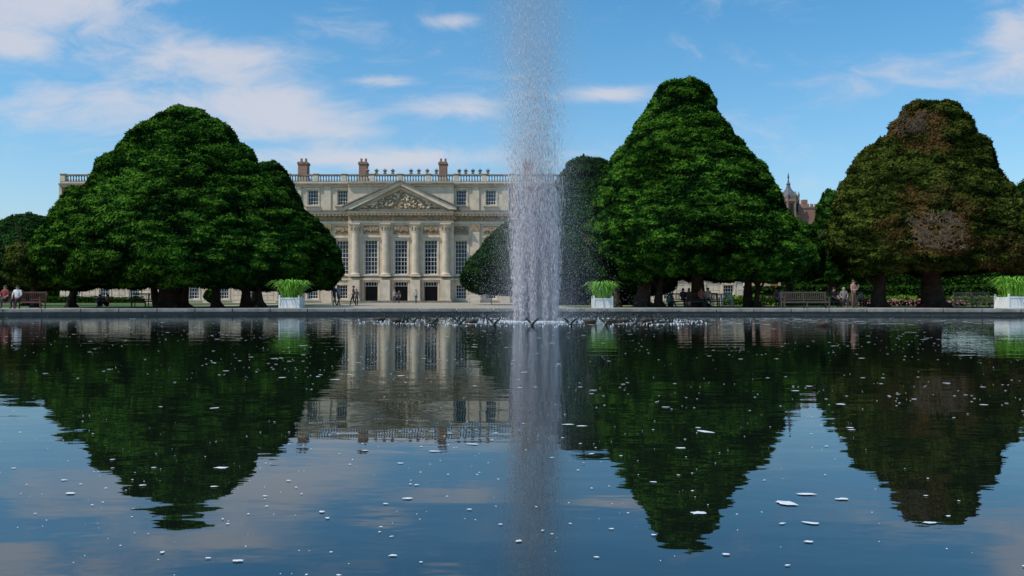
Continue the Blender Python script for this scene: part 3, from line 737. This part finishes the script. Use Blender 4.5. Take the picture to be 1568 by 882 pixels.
bench(26,44.2,3.0,M_woodr); bench(1233,44.5,2.6,M_wood); bench(1492,47,2.2,M_wood); bench(225,56,2.0,M_wood)
bench(1078,53,2.0,M_wood); bench(1050,56,2.0,M_wood); bench(1285,52,2.2,M_wood); bench(1190,60,2.2,M_wood); bench(1106,60,1.6,M_white); bench(735,80,2.4,M_white)
M_blade=mat('agapanthus_leaf',(0.20,0.46,0.03),0.5,col2=(0.10,0.26,0.015),nscale=6)
def planter(px,D,s=1.0):
    e=empty('planter',(X(px,D),D,GZ)); b=MB(); h=0.55*s; w2=0.5*s
    for x in (-w2,w2-0.09):
        for y in (-w2,w2-0.09):
            b.box(x,x+0.09,y,y+0.09,0,h+0.05); b.lathe(x+0.045,y+0.045,[(0.03,h+0.05),(0.055,h+0.09),(0.02,h+0.14)],6)
    b.box(-w2+.02,w2-.02,-w2+0.03,w2-0.03,0.07,h-0.03)
    for z in (0.06,h-0.08):
        b.box(-w2+.09,w2-.09,-w2+0.005,-w2+0.028,z,z+0.08)
    for i in range(7):
        x=-w2+0.12+(2*w2-0.24)*i/6; b.box(x-0.006,x+0.006,-w2+0.02,-w2+0.029,0.14,h-0.08)
    b.obj('box',[M_white],e)
    b=MB()
    for i in range(420):
        a=random.uniform(0,6.283); r0=random.uniform(0,w2*0.95); l=random.uniform(0.45,1.05)*s; t=random.uniform(0.1,1.0)
        p=Vector((r0*math.cos(a),r0*math.sin(a),h-0.02)); a+=random.gauss(0,.4); d=Vector((math.cos(a),math.sin(a),0)); sd=Vector((-math.sin(a),math.cos(a),0))
        pts=[p,p+d*l*0.25*t+Vector((0,0,l*0.5)),p+d*l*0.62*t+Vector((0,0,l*0.85)),p+d*l*1.05*t+Vector((0,0,l*(1.0-0.45*t)))]
        ws=[0.02,0.032,0.026,0.003]; k=len(b.v)
        for q,wd in zip(pts,ws): b.v.append(tuple(q-sd*wd)); b.v.append(tuple(q+sd*wd))
        for j in range(3): b.f.append((k+2*j,k+2*j+1,k+2*j+3,k+2*j+2)); b.m.append(0)
    b.obj('agapanthus_plant',[M_blade],e)
planter(447,43.6,1.15); planter(922,43.8,1.1); planter(1551,41.6,1.25)
e=empty('clipped_bush'); D=62
crown(e,D,prof_from(D,[(444,318,326),(448,312,332),(455,311,333),(461,315,329)],464,0.1),12,2500,G2,amp=0.1,NU=40,NV=30,lsize=0.1,psize=0.5)

# ------------------------------------------------------------ people
M_skin=mat('skin',(0.42,0.25,0.18),0.6,0.1)
def cloth(c): return mat('cloth',c,0.85,0.25,12)
def person(px,D,pose,shirt,trous,hair,heading=0.0,scale=1.0,seat=0.45,bare_arms=True,z=GZ,long_hair=False,x=None):
    J={'pel':((0,0.0,.95),.125),'sp':((0,.0,1.13),.115),'ch':((0,.01,1.33),.135),'nk':((0,.01,1.49),.055),'hd':((0,-.01,1.585),.085),'ht':((0,.0,1.68),.075)}
    for s,n in ((-1,'l'),(1,'r')):
        J['sh'+n]=((s*.175,.01,1.42),.065); J['el'+n]=((s*.235,.03,1.14),.045); J['wr'+n]=((s*.235,-.06,.90),.030); J['ha'+n]=((s*.235,-.085,.83),.036)
        J['hp'+n]=((s*.095,0,.90),.095); J['kn'+n]=((s*.10,-.02,.50),.062); J['an'+n]=((s*.10,.02,.09),.042); J['to'+n]=((s*.12,-.15,.035),.036)
    def setj(k,p): J[k]=(p,J[k][1])
    if pose=='walk':
        setj('knl',(-.1,-.17,.52)); setj('anl',(-.1,-.22,.10)); setj('tol',(-.11,-.38,.05))
        setj('knr',(.1,-.02,.50)); setj('anr',(.1,.24,.14)); setj('tor',(.11,.10,.03))
        setj('ell',(-.23,.12,1.15)); setj('wrl',(-.24,.10,.93)); setj('hal',(-.24,.08,.86)); setj('elr',(.23,-.06,1.15)); setj('wrr',(.22,-.22,.97)); setj('har',(.22,-.27,.92))
    if pose=='arms':
        setj('wrl',(-.12,-.24,1.12)); setj('hal',(-.06,-.28,1.15)); setj('ell',(-.25,-.04,1.13))
        setj('wrr',(.14,-.22,1.30)); setj('har',(.11,-.25,1.36)); setj('elr',(.25,-.08,1.13))
    if pose=='sit':
        dz=seat+0.10-.95
        for k in list(J):
            p,r=J[k]; J[k]=((p[0],p[1],p[2]+dz),r)
        for s,n in ((-1,'l'),(1,'r')):
            setj('hp'+n,(s*.095,-.03,seat+.08)); setj('kn'+n,(s*.13,-.44,seat+.06)); setj('an'+n,(s*.12,-.42,.09)); setj('to'+n,(s*.14,-.59,.035))
            setj('el'+n,(s*.24,-.06,1.16+dz)); setj('wr'+n,(s*.15,-.28,seat+.17)); setj('ha'+n,(s*.12,-.36,seat+.155))
    if pose=='ground':
        dz=0.12-.95
        for k in list(J):
            p,r=J[k]; J[k]=((p[0],p[1],p[2]+dz),r)
        for s,n in ((-1,'l'),(1,'r')):
            setj('hp'+n,(s*.095,-.05,.11)); setj('kn'+n,(s*.14,-.40,.42)); setj('an'+n,(s*.12,-.66,.07)); setj('to'+n,(s*.13,-.82,.04))
            setj('el'+n,(s*.25,-.08,.32)); setj('wr'+n,(s*.16,-.30,.40)); setj('ha'+n,(s*.12,-.37,.42))
    E=[('pel','sp',0),('sp','ch',0),('ch','nk',0),('nk','hd',2),('hd','ht',2)]
    for n in 'lr': E+=[('ch','sh'+n,0),('sh'+n,'el'+n,0),('el'+n,'wr'+n,2 if bare_arms else 0),('wr'+n,'ha'+n,2),('pel','hp'+n,1),('hp'+n,'kn'+n,1),('kn'+n,'an'+n,1),('an'+n,'to'+n,3)]
    keys=list(J); me=bpy.data.meshes.new('tmp'); me.from_pydata([J[k][0] for k in keys],[(keys.index(a),keys.index(b_)) for a,b_,_ in E],[])
    ob=bpy.data.objects.new('tmp',me); COL.objects.link(ob)
    ob.modifiers.new('s','SKIN')
    for i,k_ in enumerate(keys):
        sv=me.skin_vertices[0].data[i]; r=J[k_][1]; sv.radius=(r*(1.25 if k_ in('ch','pel','sp') else 1),r*(0.85 if k_ in('ch','pel','sp') else 1)); sv.use_root=(k_=='pel')
    sb=ob.modifiers.new('u','SUBSURF'); sb.levels=1; sb.render_levels=1
    dg=bpy.context.evaluated_depsgraph_get(); m2=bpy.data.meshes.new_from_object(ob.evaluated_get(dg)); bpy.data.objects.remove(ob)
    vs=[tuple(v.co) for v in m2.vertices]; fs=[tuple(p.vertices) for p in m2.polygons]
    segs=[(Vector(J[a][0]),Vector(J[b_][0]),l) for a,b_,l in E]; mi=[]
    for f in fs:
        c=sum((Vector(vs[i]) for i in f),Vector())/len(f); best=9;lb=0
        for a,b_,l in segs:
            ab=b_-a; t=max(0,min(1,(c-a).dot(ab)/ab.length_squared)); d=(c-a-ab*t).length
            if d<best: best=d; lb=l
        mi.append(lb)
    b=MB(); b.v=vs;b.f=fs;b.m=mi
    H=Vector(J['hd'][0])
    def ball(c,r,m_,n=8,z0=-1,z1=1):
        pr=[]
        for i in range(6):
            f=z0+(z1-z0)*i/5; pr.append((max(.002,r[0]*math.sqrt(max(0,1-f*f))),c[2]+r[2]*f))
        b.lathe(c[0],c[1],pr,n,m_)
    ball(H+Vector((0,.025,.065)),(.098,.1,.09),4,10,-0.5,1)
    ball(H+Vector((0,.055,-.0)),(.075,.07,.09 if not long_hair else .2),4,8)
    ball(H+Vector((0,-.098,-.005)),(.014,.02,.025),2,6)
    for s in (-1,1): ball(H+Vector((s*.032,-.083,.02)),(.010,.01,.008),4,6); ball(H+Vector((s*.088,.005,.0)),(.014,.02,.03),2,6)
    ball(H+Vector((0,-.085,-.045)),(.022,.008,.007),5,6)
    for n,s in (('l',-1),('r',1)):
        hpt=Vector(J['ha'+n][0]); d=(hpt-Vector(J['wr'+n][0])).normalized(); sd=d.cross(Vector((0,1,0.2))).normalized(); cu=sd.cross(d)
        for q in range(4):
            o_=hpt+sd*(q-1.5)*0.019+d*0.02; l=(.062,.075,.078,.07)[q]
            b.tube([o_,o_+d*l*.55,o_+d*l*.9+cu*l*.35],[.0095,.009,.007],5,2)
        o_=hpt-sd*0.03*s-d*0.01; b.tube([o_,o_+d*.025-sd*s*.025,o_+d*.055-sd*s*.03],[.011,.010,.008],5,2)
    o=b.obj('person',[cloth(shirt),cloth(trous),M_skin,M_shoe,hairmats[hair],M_lip],smooth=True)
    o.location=(X(px,D) if x is None else x,D,z); o.rotation_euler[2]=heading; o.scale=(scale,)*3
    return o
M_shoe=mat('shoe',(0.03,0.025,0.02),0.6); M_lip=mat('lip',(0.3,0.1,0.09),0.6)
hairmats={'dark':mat('hair_dark',(0.02,0.013,0.01),0.7),'brown':mat('hair_brown',(0.08,0.04,0.02),0.7),'grey':mat('hair_grey',(0.35,0.33,0.31),0.7),'blond':mat('hair_blond',(0.35,0.22,0.09),0.7)}
person(27,44.15,'sit',(0.75,0.73,0.72),(0.03,0.03,0.045),'dark',0.1)
person(8,44.15,'sit',(0.25,0.04,0.04),(0.04,0.04,0.06),'brown',-0.1)
person(153,56,'ground',(0.05,0.07,0.15),(0.03,0.03,0.03),'dark',0.5)
person(165,56,'ground',(0.3,0.05,0.05),(0.03,0.03,0.05),'brown',-0.4)
person(512,66,'walk',(0.03,0.03,0.035),(0.03,0.03,0.04),'dark',1.2)
person(518,66.5,'walk',(0.35,0.33,0.30),(0.05,0.06,0.12),'brown',1.0)
person(541,63,'walk',(0.02,0.02,0.02),(0.02,0.02,0.025),'dark',-1.2,0.95)
person(546,64,'stand',(0.15,0.1,0.1),(0.03,0.03,0.05),'brown',0.4,0.8)
person(604,100,'stand',(0.4,0.36,0.3),(0.1,0.1,0.14),'grey',0.2)
person(611,101,'stand',(0.05,0.05,0.06),(0.04,0.04,0.06),'dark',-0.3)
person(637,96,'walk',(0.5,0.48,0.45),(0.05,0.06,0.1),'brown',0.3)
person(1046,55.8,'sit',(0.10,0.16,0.40),(0.04,0.04,0.06),'dark',0.2)
person(1055,55.8,'sit',(0.45,0.2,0.2),(0.25,0.2,0.16),'blond',-0.2,long_hair=True)
person(1074,52.8,'sit',(0.45,0.15,0.14),(0.05,0.05,0.08),'brown',0.3,long_hair=True)
person(1084,52.8,'sit',(0.40,0.34,0.28),(0.06,0.06,0.08),'dark',-0.2)
person(1025,54,'ground',(0.05,0.25,0.2),(0.04,0.04,0.05),'dark',0.3)
person(1188,59.8,'sit',(0.35,0.1,0.12),(0.2,0.2,0.22),'brown',0.5)
person(1196,59.8,'sit',(0.3,0.3,0.34),(0.03,0.03,0.05),'dark',0.0)
person(1277,51.8,'sit',(0.02,0.02,0.025),(0.02,0.02,0.03),'dark',0.4)
person(1292,51.8,'sit',(0.2,0.2,0.22),(0.05,0.05,0.07),'grey',-0.2)
person(1307,47,'arms',(0.48,0.25,0.22),(0.16,0.10,0.08),'brown',0.5,0.98,long_hair=True)
person(1318,56,'sit',(0.5,0.45,0.45),(0.3,0.1,0.1),'dark',0.5,0.9); bench(1320,56.2,1.8,M_wood)
person(1140,70,'stand',(0.3,0.3,0.33),(0.05,0.05,0.08),'brown',0.8)
